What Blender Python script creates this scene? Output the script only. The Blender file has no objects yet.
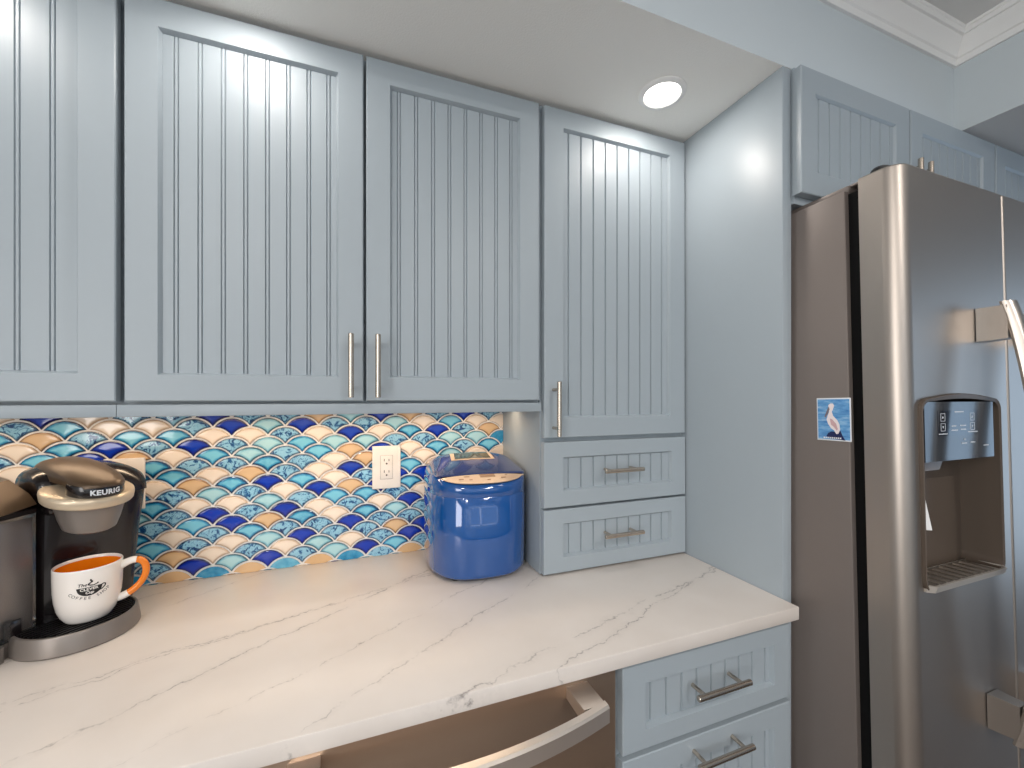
import bpy, bmesh, math, random
from mathutils import Vector, Matrix
random.seed(7)
S = bpy.context.scene
COL = S.collection
PI = math.pi

# ------------------------------------------------------------------ camera, world, light, exposure
CAM_Z = 1.3725
cam_d = bpy.data.cameras.new('camera'); cam = bpy.data.objects.new('camera', cam_d); COL.objects.link(cam)
cam.location = (0, 0, CAM_Z)
cam.rotation_euler = (PI/2, 0, -0.363)
cam_d.sensor_fit = 'HORIZONTAL'; cam_d.sensor_width = 36; cam_d.lens = 36*416.5/1024
cam_d.shift_y = 13/1024
cam_d.clip_start = 0.02
S.camera = cam

w = bpy.data.worlds.new('world'); S.world = w; w.use_nodes = True
bg = w.node_tree.nodes['Background']
bg.inputs[0].default_value = (0.72, 0.85, 1.0, 1); bg.inputs[1].default_value = 0.9

S.view_settings.view_transform = 'Standard'; S.view_settings.look = 'None'
S.view_settings.gamma = 1; S.view_settings.use_curve_mapping = False
S.view_settings.exposure = 0.22

def area_light(name, loc, rot, sx, sy, power, col, shape='RECTANGLE', spread=PI):
    d = bpy.data.lights.new(name, 'AREA'); d.shape = shape; d.size = sx; d.size_y = sy
    d.energy = power; d.color = col; d.spread = spread
    o = bpy.data.objects.new(name, d); COL.objects.link(o); o.location = loc; o.rotation_euler = rot
    return o
WARM = (1.0, 0.90, 0.80); NEUT = (1.0, 0.95, 0.90); COOL = (0.42, 0.68, 1.0)
# daylight through the window behind the camera and the glazed door far right
area_light('window_daylight', (0.6, -2.72, 1.45), (-PI/2, 0, 0), 2.0, 1.2, 16, (0.92, 0.96, 1.0))
area_light('added_side_fill', (-1.52, -1.35, 1.5), (0, -PI/2, 0), 1.2, 1.4, 30, (1.0, 0.95, 0.90))  # added soft fill from the left, brightens surfaces facing that way
area_light('door_daylight', (4.42, -0.85, 1.15), (0, PI/2, 0), 1.9, 1.3, 11, COOL)
# under-cabinet strip lights
area_light('under_cabinet_glow', (0.02, 1.15, 1.354), (0, 0, 0), 0.82, 0.02, 1.2, (1.0, 0.74, 0.50), spread=2.75)
area_light('under_cabinet_glow', (-.65, 1.15, 1.354), (0, 0, 0), 0.46, 0.02, .5, (1.0, 0.74, 0.50), spread=2.75)
# added fill lamps, unseen, behind and beside the camera
for (x, y) in ((-0.7, -0.9), (0.8, -0.9), (-0.7, -2.0), (0.8, -2.0)):
    area_light('ceiling_fill_light', (x, y, 2.383), (0, 0, 0), 0.13, 0.13, 11, NEUT, 'DISK')

# ------------------------------------------------------------------ helpers
def lin(c):
    c = c/255.0
    return c/12.92 if c <= 0.04045 else ((c+0.055)/1.055)**2.4
def rgb(r, g, b): return (lin(r), lin(g), lin(b), 1)

def mat(name, col, rough=0.5, metal=0.0, coat=0.0, spec=0.5):
    m = bpy.data.materials.new(name); m.use_nodes = True
    b = m.node_tree.nodes['Principled BSDF']
    b.inputs['Base Color'].default_value = col
    b.inputs['Roughness'].default_value = rough
    b.inputs['Metallic'].default_value = metal
    b.inputs['Coat Weight'].default_value = coat
    b.inputs['Specular IOR Level'].default_value = spec
    return m
def nd(m, t, **kw):
    n = m.node_tree.nodes.new(t)
    for k, v in kw.items(): setattr(n, k, v)
    return n
def lk(m, a, b): m.node_tree.links.new(a, b)
def bsdf(m): return m.node_tree.nodes['Principled BSDF']
def objco(m): return nd(m, 'ShaderNodeTexCoord').outputs['Object']
def noise(m, scale, detail=3, rough=0.5, vec=None, dist=0.0):
    n = nd(m, 'ShaderNodeTexNoise'); n.inputs['Scale'].default_value = scale
    n.inputs['Detail'].default_value = detail; n.inputs['Roughness'].default_value = rough
    n.inputs['Distortion'].default_value = dist
    lk(m, vec if vec is not None else objco(m), n.inputs['Vector'])
    return n
def bump(m, height, strength, distance):
    b = nd(m, 'ShaderNodeBump'); b.inputs['Strength'].default_value = strength
    b.inputs['Distance'].default_value = distance
    lk(m, height, b.inputs['Height']); lk(m, b.outputs[0], bsdf(m).inputs['Normal'])
def ramp(m, fac, stops, interp='LINEAR'):
    r = nd(m, 'ShaderNodeValToRGB'); r.color_ramp.interpolation = interp
    el = r.color_ramp.elements
    while len(el) < len(stops): el.new(0.5)
    for e, (p, c) in zip(el, stops): e.position = p; e.color = c
    lk(m, fac, r.inputs[0]); return r.outputs[0]
def mth(m, op, a, b=None):
    n = nd(m, 'ShaderNodeMath', operation=op)
    for i, v in enumerate((a, b)):
        if v is None: continue
        if isinstance(v, (int, float)): n.inputs[i].default_value = v
        else: lk(m, v, n.inputs[i])
    return n.outputs[0]
def mixc(m, fac, a, b):
    n = nd(m, 'ShaderNodeMix', data_type='RGBA')
    for i, v in ((0, fac), (6, a), (7, b)):
        if isinstance(v, (int, float, tuple)): n.inputs[i].default_value = v
        else: lk(m, v, n.inputs[i])
    return n.outputs[2]

class MB:
    """collects shapes into one bmesh, links them as one mesh object"""
    def __init__(s): s.bm = bmesh.new(); s.mi = 0
    def _f(s, vs, smooth=False):
        try:
            f = s.bm.faces.new(vs); f.material_index = s.mi; f.smooth = smooth; return f
        except ValueError: return None
    def box(s, x0, y0, z0, x1, y1, z1, bev=0.0, seg=2):
        r = bmesh.ops.create_cube(s.bm, size=1)
        vs = r['verts']
        for v in vs:
            v.co = Vector((x0+(v.co.x+.5)*(x1-x0), y0+(v.co.y+.5)*(y1-y0), z0+(v.co.z+.5)*(z1-z0)))
        fs = set(f for v in vs for f in v.link_faces)
        for f in fs: f.material_index = s.mi
        if bev > 0:
            es = list(set(e for v in vs for e in v.link_edges))
            b = bmesh.ops.bevel(s.bm, geom=es, offset=bev, segments=seg, affect='EDGES', profile=0.5)
            for f in b['faces']: f.material_index = s.mi; f.smooth = True
        return s
    def tube(s, pts, r, n=12, caps=True, smooth=True):
        pts = [Vector(p) for p in pts]
        rs = r if isinstance(r, (list, tuple)) else [r]*len(pts)
        rings = []; up = None
        for i, p in enumerate(pts):
            t = (pts[min(i+1, len(pts)-1)]-pts[max(i-1, 0)]).normalized()
            if up is None: up = Vector((0, 0, 1)) if abs(t.z) < .9 else Vector((1, 0, 0))
            a = t.cross(up).normalized(); b = a.cross(t).normalized(); up = b
            rings.append([s.bm.verts.new(p+(a*math.cos(2*PI*k/n)+b*math.sin(2*PI*k/n))*rs[i]) for k in range(n)])
        s._bridge(rings, smooth)
        if caps: s._f(rings[0][::-1]); s._f(rings[-1])
        return s
    def _bridge(s, rings, smooth=True, closed=True):
        for A, B in zip(rings[:-1], rings[1:]):
            n = len(A)
            for k in range(n if closed else n-1):
                s._f([A[k], A[(k+1) % n], B[(k+1) % n], B[k]], smooth)
    def rings(s, loops, cap0=True, cap1=True, smooth=True, closed=True):
        R = [[s.bm.verts.new(Vector(p)) for p in L] for L in loops]
        s._bridge(R, smooth, closed)
        if cap0: s._f(R[0][::-1])
        if cap1: s._f(R[-1])
        return s
    def lathe(s, prof, cx=0, cy=0, n=48, cap0=False, cap1=False, smooth=True):
        return s.rings([[(cx+r*math.cos(2*PI*k/n), cy+r*math.sin(2*PI*k/n), z) for k in range(n)] for r, z in prof], cap0, cap1, smooth)
    def prism(s, poly, y0, y1, axis='y', smooth=False):
        """poly of 2-D points extruded along an axis"""
        def P(a, b, t):
            return {'y': (a, t, b), 'x': (t, a, b), 'z': (a, b, t)}[axis]
        return s.rings([[P(a, b, y0) for a, b in poly], [P(a, b, y1) for a, b in poly]], True, True, smooth)
    def build(s, name, mats, parent=None, recalc=True, sharp=35):
        if recalc: bmesh.ops.recalc_face_normals(s.bm, faces=s.bm.faces[:])
        me = bpy.data.meshes.new(name); s.bm.to_mesh(me); s.bm.free()
        for m in (mats if isinstance(mats, (list, tuple)) else [mats]): me.materials.append(m)
        try: me.set_sharp_from_angle(angle=math.radians(sharp))
        except Exception: pass
        o = bpy.data.objects.new(name, me); COL.objects.link(o)
        if parent: o.parent = parent
        return o

def tag(o, label, cat=None, group=None, kind=None):
    if label: o['label'] = label
    if cat: o['category'] = cat
    if group: o['group'] = group
    if kind: o['kind'] = kind
    return o
def thing(name, label, cat, loc=(0, 0, 0), rot=(0, 0, 0), group=None):
    o = bpy.data.objects.new(name, None); COL.objects.link(o); o.location = loc; o.rotation_euler = rot
    o.empty_display_size = 0.05
    return tag(o, label, cat, group)
def structure(o): o['kind'] = 'structure'; return o
def superring(cx, cy, rx, ry, z, p=2.5, n=56, rot=0.0):
    L = []
    for k in range(n):
        t = 2*PI*k/n; c, q = math.cos(t), math.sin(t)
        x = math.copysign(abs(c)**(2/p), c)*rx; y = math.copysign(abs(q)**(2/p), q)*ry
        L.append((cx+x*math.cos(rot)-y*math.sin(rot), cy+x*math.sin(rot)+y*math.cos(rot), z))
    return L
def text_mesh(body, size, extrude=0.0, spacing=1.0, shear=0.0, bold=0.0):
    cu = bpy.data.curves.new('lettering', 'FONT'); cu.body = body; cu.size = size; cu.extrude = extrude
    cu.align_x = 'CENTER'; cu.align_y = 'CENTER'; cu.space_character = spacing; cu.shear = shear; cu.offset = bold
    cu.resolution_u = 3
    o = bpy.data.objects.new('lettering', cu); COL.objects.link(o)
    dg = bpy.context.evaluated_depsgraph_get(); dg.update()
    me = bpy.data.meshes.new_from_object(o.evaluated_get(dg))
    vs = [v.co.copy() for v in me.vertices]; fs = [list(p.vertices) for p in me.polygons]
    bpy.data.objects.remove(o); bpy.data.curves.remove(cu); bpy.data.meshes.remove(me)
    return vs, fs
def add_text(mb, body, size, fn, **kw):
    vs, fs = text_mesh(body, size, **kw)
    V = [mb.bm.verts.new(Vector(fn(v.x, v.y))) for v in vs]
    for f in fs: mb._f([V[i] for i in f])

# ------------------------------------------------------------------ materials
M = {}
M['paint'] = m = mat('cabinet_paint', rgb(159, 169, 176), 0.40)
bump(m, noise(m, 900, 2).outputs[0], 0.06, 0.0004)
M['gap'] = mat('cabinet_inside_dark', rgb(70, 84, 96), 0.6)
M['soffit'] = m = mat('textured_white_ceiling', rgb(242, 240, 235), 0.85)
n1 = noise(m, 260, 4, 0.6); bump(m, n1.outputs[0], 0.5, 0.0015)
M['wall'] = m = mat('pale_blue_wall_paint', rgb(198, 206, 210), 0.8)
bump(m, noise(m, 300, 3).outputs[0], 0.25, 0.0008)
M['unlit_wall'] = mat('dark_unlit_room_wall', rgb(56, 64, 78), 0.7)  # dimness of the unlit right room put into wall colour, darkens fridge reflections
M['ceil'] = m = mat('white_ceiling_paint', rgb(222, 221, 219), 0.9)
bump(m, noise(m, 280, 3).outputs[0], 0.4, 0.001)
M['trim'] = mat('white_trim_paint', rgb(236, 235, 233), 0.45)
M['floor'] = m = mat('wood_floor', rgb(80, 65, 55), 0.4)
M['steel'] = mat('brushed_nickel', rgb(200, 187, 173), 0.27, 1.0)
M['dark'] = mat('black_plastic', rgb(16, 15, 16), 0.3)
M['rubber'] = mat('black_rubber', rgb(8, 8, 9), 0.8, spec=.2)
M['white'] = mat('white_plastic', rgb(233, 226, 218), 0.35)
M['slot'] = mat('outlet_slot', rgb(90, 78, 70), 0.6)
# quartz counter with thin broken grey veins
M['quartz'] = m = mat('veined_quartz', rgb(208, 200, 192), 0.3, spec=.35)
co = objco(m); sep = nd(m, 'ShaderNodeSeparateXYZ'); lk(m, co, sep.inputs[0])
nb = noise(m, 5.5, 6, 0.62).outputs[0]; nf = noise(m, 42, 3, 0.6).outputs[0]
nm = noise(m, 16, 4, 0.65).outputs[0]
tot = None
for (px, py, ang, wd) in ((-.40, .716, 34, 1.0), (.131, 1.06, 18, .7), (-.083, .625, 33, .9), (.232, .655, 16, 1.1), (.60, .735, 22, .8), (-.62, .93, 38, .7), (-1.0, .80, 35, 1.0), (.30, 1.13, 20, .6), (-.28, .66, 30, .5)):
    a = math.radians(ang); nx, ny = -math.sin(a), math.cos(a)
    d = mth(m, 'ADD', mth(m, 'ADD', mth(m, 'MULTIPLY', sep.outputs[0], nx), mth(m, 'MULTIPLY', sep.outputs[1], ny)), -(px*nx+py*ny))
    d = mth(m, 'ADD', d, mth(m, 'MULTIPLY', mth(m, 'SUBTRACT', nb, 0.5), 0.07))
    d = mth(m, 'ADD', d, mth(m, 'MULTIPLY', mth(m, 'SUBTRACT', nf, 0.5), 0.022))
    d = mth(m, 'ABSOLUTE', d)
    v = mth(m, 'SUBTRACT', 1.0, mth(m, 'MULTIPLY', d, 1/(0.0028*wd)))
    v = mth(m, 'MAXIMUM', v, 0.0)
    halo = mth(m, 'MULTIPLY', mth(m, 'MAXIMUM', mth(m, 'SUBTRACT', 1.0, mth(m, 'MULTIPLY', d, 1/(0.016*wd))), 0.0), 0.16)
    v = mth(m, 'MAXIMUM', v, halo)
    tot = v if tot is None else mth(m, 'MAXIMUM', tot, v)
mask = nd(m, 'ShaderNodeMapRange'); lk(m, nm, mask.inputs[0]); mask.inputs[1].default_value = 0.38; mask.inputs[2].default_value = 0.56
ns = noise(m, 130, 2, 0.6).outputs[0]
mk2 = nd(m, 'ShaderNodeMapRange'); lk(m, ns, mk2.inputs[0]); mk2.inputs[1].default_value = 0.36; mk2.inputs[2].default_value = 0.56; mk2.inputs[3].default_value = 0.3
fac = mth(m, 'MULTIPLY', mth(m, 'MULTIPLY', mth(m, 'MULTIPLY', tot, mask.outputs[0]), mk2.outputs[0]), 0.8)
clouds = ramp(m, noise(m, 7, 3).outputs[0], [(0.3, rgb(216, 207, 199)), (0.7, rgb(223, 215, 208))])
lk(m, mixc(m, fac, clouds, rgb(120, 112, 108)), bsdf(m).inputs['Base Color'])
# fridge
M['slate'] = m = mat('slate_steel_door', rgb(172, 163, 155), 0.42, 0.95)
mp = nd(m, 'ShaderNodeMapping'); mp.inputs['Scale'].default_value = (1, 1, 1); lk(m, objco(m), mp.inputs[0])
bump(m, noise(m, 1500, 2, 0.5, mp.outputs[0]).outputs[0], 0.05, 0.0003)
M['slate_side'] = m = mat('slate_painted_side', rgb(122, 113, 108), 0.42, 0.3)
bump(m, noise(m, 700, 2).outputs[0], 0.25, 0.0006)
M['slate_dark'] = mat('dispenser_dark_plastic', rgb(84, 73, 64), 0.45, 0.0)
M['glass_black'] = mat('glossy_dark_control_glass', rgb(46, 47, 50), 0.10, 0.0, 0.0, .35)
M['display'] = mat('display_black', rgb(10, 16, 30), 0.08, 0.0, 0.0, .4)
M['mark'] = mat('white_print', rgb(225, 228, 232), 0.5)
M['handle_slate'] = mat('slate_handle', rgb(186, 178, 170), 0.32, 0.9)
M['dw'] = mat('dark_stainless_front', rgb(190, 164, 142), 0.36, 0.9)
# tiles
M['grout'] = mat('white_grout', rgb(244, 240, 235), 0.8)
def tile_mat(name, mid, inner, outer, rough=0.12, var=0.35):
    """glaze that pools darker towards a tile's edge and clouds paler inside, each tile a little different"""
    m = mat(name, mid, rough, 0, 0.3)
    at = nd(m, 'ShaderNodeAttribute', attribute_name='glaze')
    tn = nd(m, 'ShaderNodeAttribute', attribute_name='tone')
    nz = noise(m, 60, 4, 0.6).outputs[0]
    f = mth(m, 'SUBTRACT', at.outputs['Fac'], mth(m, 'MULTIPLY', mth(m, 'SUBTRACT', nz, 0.5), var*2))
    f = mth(m, 'ADD', f, mth(m, 'MULTIPLY', mth(m, 'SUBTRACT', tn.outputs['Fac'], 0.5), var*.9))
    c = ramp(m, f, [(0.08, outer), (0.48, mid), (0.95, inner)])
    lk(m, c, bsdf(m).inputs['Base Color'])
    bump(m, noise(m, 30, 2).outputs[0], 0.12, 0.002)
    return m
M['T'] = tile_mat('turquoise_glaze', rgb(38, 140, 188), rgb(122, 198, 222), rgb(8, 56, 96), var=.4)
M['L'] = tile_mat('pale_aqua_glaze', rgb(128, 188, 206), rgb(172, 216, 224), rgb(44, 92, 112), var=0.3)
M['N'] = tile_mat('royal_blue_glaze', rgb(0, 34, 148), rgb(2, 56, 178), rgb(3, 8, 78), var=0.3)
M['C'] = tile_mat('cream_glaze', rgb(236, 220, 202), rgb(242, 228, 212), rgb(196, 172, 148), var=0.15)
M['S'] = tile_mat('sand_glaze', rgb(212, 176, 132), rgb(220, 186, 144), rgb(140, 104, 70), var=0.15)
M['M'] = m = tile_mat('marbled_blue_glaze', rgb(120, 176, 206), rgb(160, 206, 224), rgb(40, 76, 110), var=0.3)
nz = noise(m, 48, 4, 0.6, dist=2.2).outputs[0]
vein = ramp(m, nz, [(0.36, rgb(14, 52, 104)), (0.44, rgb(40, 104, 156)), (0.50, rgb(140, 194, 220)), (0.60, rgb(150, 200, 222)), (0.70, rgb(70, 140, 184))])
at = nd(m, 'ShaderNodeAttribute', attribute_name='glaze')
mr = nd(m, 'ShaderNodeMapRange'); lk(m, at.outputs['Fac'], mr.inputs[0]); mr.inputs[1].default_value = 0.0; mr.inputs[2].default_value = 0.5
lk(m, mixc(m, mr.outputs[0], rgb(34, 66, 98), vein), bsdf(m).inputs['Base Color'])
# lamp
M['lamp'] = m = mat('lit_lamp_lens', (1, 1, 1, 1), 0.4)
bsdf(m).inputs['Emission Color'].default_value = (1.0, 0.95, 0.88, 1); bsdf(m).inputs['Emission Strength'].default_value = 6

# ------------------------------------------------------------------ room shell
XL, XR, YF, YB, ZC, ZS = -1.6, 4.5, -2.8, 1.268, 2.395, 2.1265
YS, XS = 0.667, 1.61           # soffit faces
structure(MB().box(XL-.1, YF-.1, -.1, XR+.1, YB+.1, 0).build('floor', M['floor']))
structure(MB().box(XL-.1, YF-.1, ZC, XR+.1, YB+.1, ZC+.1).build('ceiling', M['ceil']))
structure(MB().box(XL, YB, 0, XR, YB+.1, ZC).build('wall_back', M['wall']))
b = MB()
b.box(XL-.1, YF, 0, XL, -2.05, ZC).box(XL-.1, -.65, 0, XL, YB, ZC).box(XL-.1, -2.05, 0, XL, -.65, .9).box(XL-.1, -2.05, 2.1, XL, -.65, ZC)
structure(b.build('wall_left', M['wall']))
b = MB()
for y in (-2.05, -1.375, -.70): b.box(XL-.07, y, .9, XL-.02, y+.05, 2.1)
b.box(XL-.07, -2.05, .9, XL-.02, -.65, .95).box(XL-.07, -2.05, 2.05, XL-.02, -.65, 2.1)
structure(b.build('added_side_window', M['trim']))  # unseen window, added to go with the fill light from the left
b = MB()                                           # wall behind the camera with its window opening
b.box(XL, YF-.1, 0, -.45, YF, ZC).box(1.65, YF-.1, 0, XR, YF, ZC).box(-.45, YF-.1, 0, 1.65, YF, .85).box(-.45, YF-.1, 2.1, 1.65, YF, ZC)
structure(b.build('wall_front', M['wall']))
b = MB()
for x in (-.45, .56, 1.60): b.box(x, YF-.07, .85, x+.05, YF-.02, 2.1)
b.box(-.45, YF-.07, .85, 1.65, YF-.02, .9).box(-.45, YF-.07, 2.05, 1.65, YF-.02, 2.1)
structure(b.build('window_1', M['trim']))
b = MB()
b.box(XR, YF, 0, XR+.1, -1.6, ZC).box(XR, -.1, 0, XR+.1, YB, ZC).box(XR, -1.6, 2.15, XR+.1, -.1, ZC).box(XR, -1.6, 0, XR+.1, -.1, .08)
structure(b.build('wall_right', M['unlit_wall']))
b = MB()
for y in (-1.6, -.88, -.15): b.box(XR+.02, y, .08, XR+.07, y+.05, 2.15)
b.box(XR+.02, -1.6, .08, XR+.07, -.1, .14).box(XR+.02, -1.6, 2.1, XR+.07, -.1, 2.15)
structure(b.build('door_1', M['trim']))
# dropped soffit over the cabinets (front painted wall colour, underside textured) and the one to the right
b = MB(); b.box(XL, YS, ZS, XR, YB, ZC)
o = b.build('wall_soffit', [M['wall'], M['soffit']])
for p in o.data.polygons:
    if p.normal.z < -.5: p.material_index = 1
structure(o)
b = MB(); b.box(XS, YF, ZS, XR, YS, ZC)
o = b.build('wall_header', [M['wall'], M['ceil']])
for p in o.data.polygons:
    if p.normal.z < -.5: p.material_index = 1
structure(o)
# crown moulding, mitred in the corner
prof = [(0, 0), (.007, 0), (.009, .004), (.009, .016), (.013, .019), (.015, .030), (.021, .045), (.029, .055), (.031, .060), (.036, .061), (.038, .066), (.038, .072), (.041, .074), (.041, .081), (0, .081)]
Z0 = 2.3145
b = MB()
b.rings([[(XL, YS-d, Z0+h) for d, h in prof], [(XS-d, YS-d, Z0+h) for d, h in prof]], smooth=False)
structure(b.build('trim_1', M['trim']))
b = MB()
b.rings([[(XS-d, YS-d, Z0+h) for d, h in prof], [(XS-d, YF, Z0+h) for d, h in prof]], smooth=False)
structure(b.build('trim_2', M['trim']))

# ------------------------------------------------------------------ cabinet pieces
def frame_mesh(x0, z0, x1, z1, ix0, iz0, ix1, iz1, yf, t=.02, rd=.0088):
    """door or drawer front: stiles and rails with a small outer chamfer and a sloped inner edge"""
    def L(a0, c0, a1, c1, y): return [(a0, y, c0), (a1, y, c0), (a1, y, c1), (a0, y, c1)]
    c = .0018; s = .0045
    loops = [L(ix0+s, iz0+s, ix1-s, iz1-s, yf+t), L(x0, z0, x1, z1, yf+t), L(x0, z0, x1, z1, yf+c), L(x0+c, z0+c, x1-c, z1-c, yf),
             L(ix0, iz0, ix1, iz1, yf), L(ix0+s, iz0+s, ix1-s, iz1-s, yf+rd), L(ix0+s, iz0+s, ix1-s, iz1-s, yf+t)]
    b = MB(); b.rings(loops, False, False, smooth=False); return b
def bead_panel(ix0, iz0, ix1, iz1, yf, grooves, double=True, t=.02, rd=.0088):
    s = .0045; x0, x1 = ix0+s-.001, ix1-s+.001; z0, z1 = iz0+s-.001, iz1-s+.001; y = yf+rd+.0007
    pr = [(x0, y)]
    for g in grooves:
        if double:
            for q in (-.0032, .0032): pr += [(g+q-.0014, y), (g+q, y+.0032), (g+q+.0014, y)]
        else:
            pr += [(g-.0026, y), (g-.0012, y+.0045), (g+.0012, y+.0045), (g+.0026, y)]
    pr += [(x1, y), (x1, yf+t-.002), (x0, yf+t-.002)]
    b = MB(); b.rings([[(a, q, z0) for a, q in pr], [(a, q, z1) for a, q in pr]], smooth=False); return b
def bar_handle(parent, p0, p1, ydoor, r=.0058, inset=.02, name='handle'):
    """straight bar pull on two posts; p0, p1 are the bar's ends"""
    p0, p1 = Vector(p0), Vector(p1); d = (p1-p0).normalized()
    b = MB(); ch = .001
    b.tube([p0, p0+d*ch, p1-d*ch, p1], [r-ch, r, r, r-ch], 16)
    for q in (p0+d*inset, p1-d*inset):
        b.tube([q, Vector((q.x, ydoor+.0005, q.z))], r*.72, 12)
    return b.build(name, M['steel'], parent)
def front(parent, kind, x0, z0, x1, z1, ix0, iz0, ix1, iz1, yf, grooves, double, label=None, handle=None, rd=.0088):
    o = frame_mesh(x0, z0, x1, z1, ix0, iz0, ix1, iz1, yf, rd=rd).build(kind, M['paint'], parent)
    bead_panel(ix0, iz0, ix1, iz1, yf, grooves, double, rd=rd).build('panel', M['paint'], o)
    if handle: bar_handle(o, handle[0], handle[1], yf)
    if label: o['label'] = label
    return o
def lin_grooves(a, b, n): return [a+(b-a)*(i)/(n-1) for i in range(n)]

YD = .959; YC = .980
def carcass(parent, x0, z0, x1, z1, y0, y1, ft=.0):
    MB().box(x0, y0, z0, x1, y1, z1).build('body', M['paint'], parent)

D1A, D1B = -0.5395, -0.4938
# upper cabinet at the left edge
ROOT0 = thing('upper_cabinet', 'blue-grey upper cabinet cut off by the left edge of the photo', 'cabinet', (-.64, 1.1, 1.3355), group='wall-hung upper cabinets')
def at(parent, fn):
    """run fn, then give the new children of parent world-true places"""
    fn(parent)
    inv = Matrix.Translation(parent.location).inverted()
    for c in parent.children: c.matrix_parent_inverse = inv
def rail(p, x0, x1):
    MB().box(x0, .966, 1.3355, x1, .987, 1.3585, .0015).build('light_rail', M['paint'], p)
def f(p):
    carcass(p, -.8945, 1.3585, -.4052, 2.1262, YC+.010, 1.2675)
    front(p, 'door', -.886, 1.3645, -.4035, 2.1155, -.836, 1.4138, -.4555, 2.0850, YD, [D1A+(D1B-D1A)*i for i in range(-6, 2)], True, None, ((-.862, .925, 1.3715), (-.862, .925, 1.5045)))
    rail(p, -.8945, -.4052)
at(ROOT0, f)
# double-door upper cabinet
R1 = thing('upper_cabinet', 'wide blue-grey two-door upper cabinet hung over the tiled backsplash', 'cabinet', (.03, 1.1, 1.3355), group='wall-hung upper cabinets')
def f(p):
    carcass(p, -.4048, 1.3585, .4485, 2.1262, YC+.010, 1.2675)
    front(p, 'door', -.391, 1.3645, .0194, 2.1155, -.3416, 1.4138, -.0304, 2.0628, YD, lin_grooves(-.3162, -.0501, 8), True, 'left door of the pair', ((-.0054, .925, 1.3715), (-.0054, .925, 1.5045)))
    front(p, 'door', .0254, 1.3645, .438, 2.1155, .075, 1.4150, .3865, 2.0640, YD, lin_grooves(.0949, .3647, 8), True, 'right door of the pair', ((.0482, .925, 1.3715), (.0482, .925, 1.5055)))
    rail(p, -.4048, .4480)
    MB().box(.442, YC-.003, 1.3645, .4482, YC, 2.1155).build('filler_strip', M['paint'], p)
at(R1, f)
# tower cabinet standing on the counter
R2 = thing('tower_cabinet', 'tall blue-grey cabinet standing on the counter, one door above two drawers', 'cabinet', (.68, 1.1, .9145))
def f(p):
    carcass(p, .4490, .9150, .9110, 2.1262, YC+.0005, 1.2675)
    front(p, 'door', .4527, 1.2675, .9056, 2.1155, .507, 1.3187, .8515, 2.0682, YD, [.5256+.03785*i for i in range(9)], False, None, ((.4775, .925, 1.2735), (.4775, .925, 1.4110)))
    g = [.5256+.0378*i for i in range(9)]
    front(p, 'drawer', .4515, 1.0885, .9075, 1.2565, .507, 1.1285, .8575, 1.2170, YD, g, False, 'upper drawer', ((.6117, .925, 1.1785), (.7327, .925, 1.1785)))
    front(p, 'drawer', .4510, .9190, .9085, 1.0825, .507, .9575, .8565, 1.0450, YD, g, False, 'lower drawer', ((.6117, .925, 1.0085), (.7327, .925, 1.0085)))
at(R2, f)
# tall end panel between counter and fridge
o = MB().box(.9115, YS, 0, .9405, YB-.001, ZS-.0005, .0012).build('end_panel', M['paint'])
tag(o, 'tall plain blue-grey panel between the tower cabinet and the fridge', 'panel')
# cabinets over the fridge
YFD = .640
R3 = thing('fridge_cabinet', 'blue-grey two-door cabinet directly above the left part of the fridge', 'cabinet', (1.34, 1.0, 1.815), group='cabinets above the fridge')
def f(p):
    MB().box(.9410, YFD+.0215, 1.815, 1.7645, 1.2675, 2.1262).build('body', M['paint'], p)
    g = lin_grooves(.9993, 1.2657, 8)
    front(p, 'door', .9350, 1.831, 1.340, 2.1165, .981, 1.883, 1.2845, 2.0622, YFD, g, False, 'left door of the pair', ((1.320, .608, 1.840), (1.320, .608, 1.967)), rd=.0048)
    front(p, 'door', 1.3470, 1.831, 1.761, 2.1165, 1.397, 1.883, 1.697, 2.0660, YFD, [1.41+.0385*i for i in range(8)], False, 'right door of the pair', ((1.364, .608, 1.840), (1.364, .608, 1.967)), rd=.0048)
at(R3, f)
R4 = thing('fridge_cabinet', 'blue-grey cabinet above the fridge, farthest right and cut by the photo edge', 'cabinet', (1.96, 1.0, 1.815), group='cabinets above the fridge')
def f(p):
    MB().box(1.7655, YFD+.0215, 1.815, 2.19, 1.2675, 2.1262).build('body', M['paint'], p)
    front(p, 'door', 1.7690, 1.831, 2.18, 2.1165, 1.819, 1.883, 2.13, 2.0622, YFD, [1.836+.0385*i for i in range(8)], False, rd=.0048)
at(R4, f)
# base cabinet with drawers
YB0 = .648
R5 = thing('base_cabinet', 'pale blue base cabinet of drawers under the right end of the counter', 'cabinet', (.69, .95, 0))
def f(p):
    b = MB(); b.box(.4570, YB0+.0205, .10, .9110, 1.266, .8845).box(.4570, YB0+.09, 0.001, .9110, 1.266, .10)
    b.build('body', M['paint'], p)
    g = [.535+.0385*i for i in range(9)]
    front(p, 'drawer', .4660, .7048, .9095, .8690, .5179, .7420, .8605, .8300, YB0, g, False, 'top drawer', ((.6110, .613, .7990), (.7470, .613, .7990)))
    front(p, 'drawer', .4660, .4200, .9105, .6945, .5179, .4700, .8605, .6500, YB0, g, False, 'drawer below the top one', ((.6140, .613, .6665), (.7560, .613, .6665)))
    front(p, 'drawer', .4660, .1150, .9105, .4100, .5179, .1650, .8605, .3600, YB0, g, False, 'bottom drawer', ((.6140, .613, .3300), (.7560, .613, .3300)))
at(R5, f)
R6 = thing('base_cabinet', 'blue-grey base cabinet under the left end of the counter, below the coffee maker', 'cabinet', (-.86, .95, 0))
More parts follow.
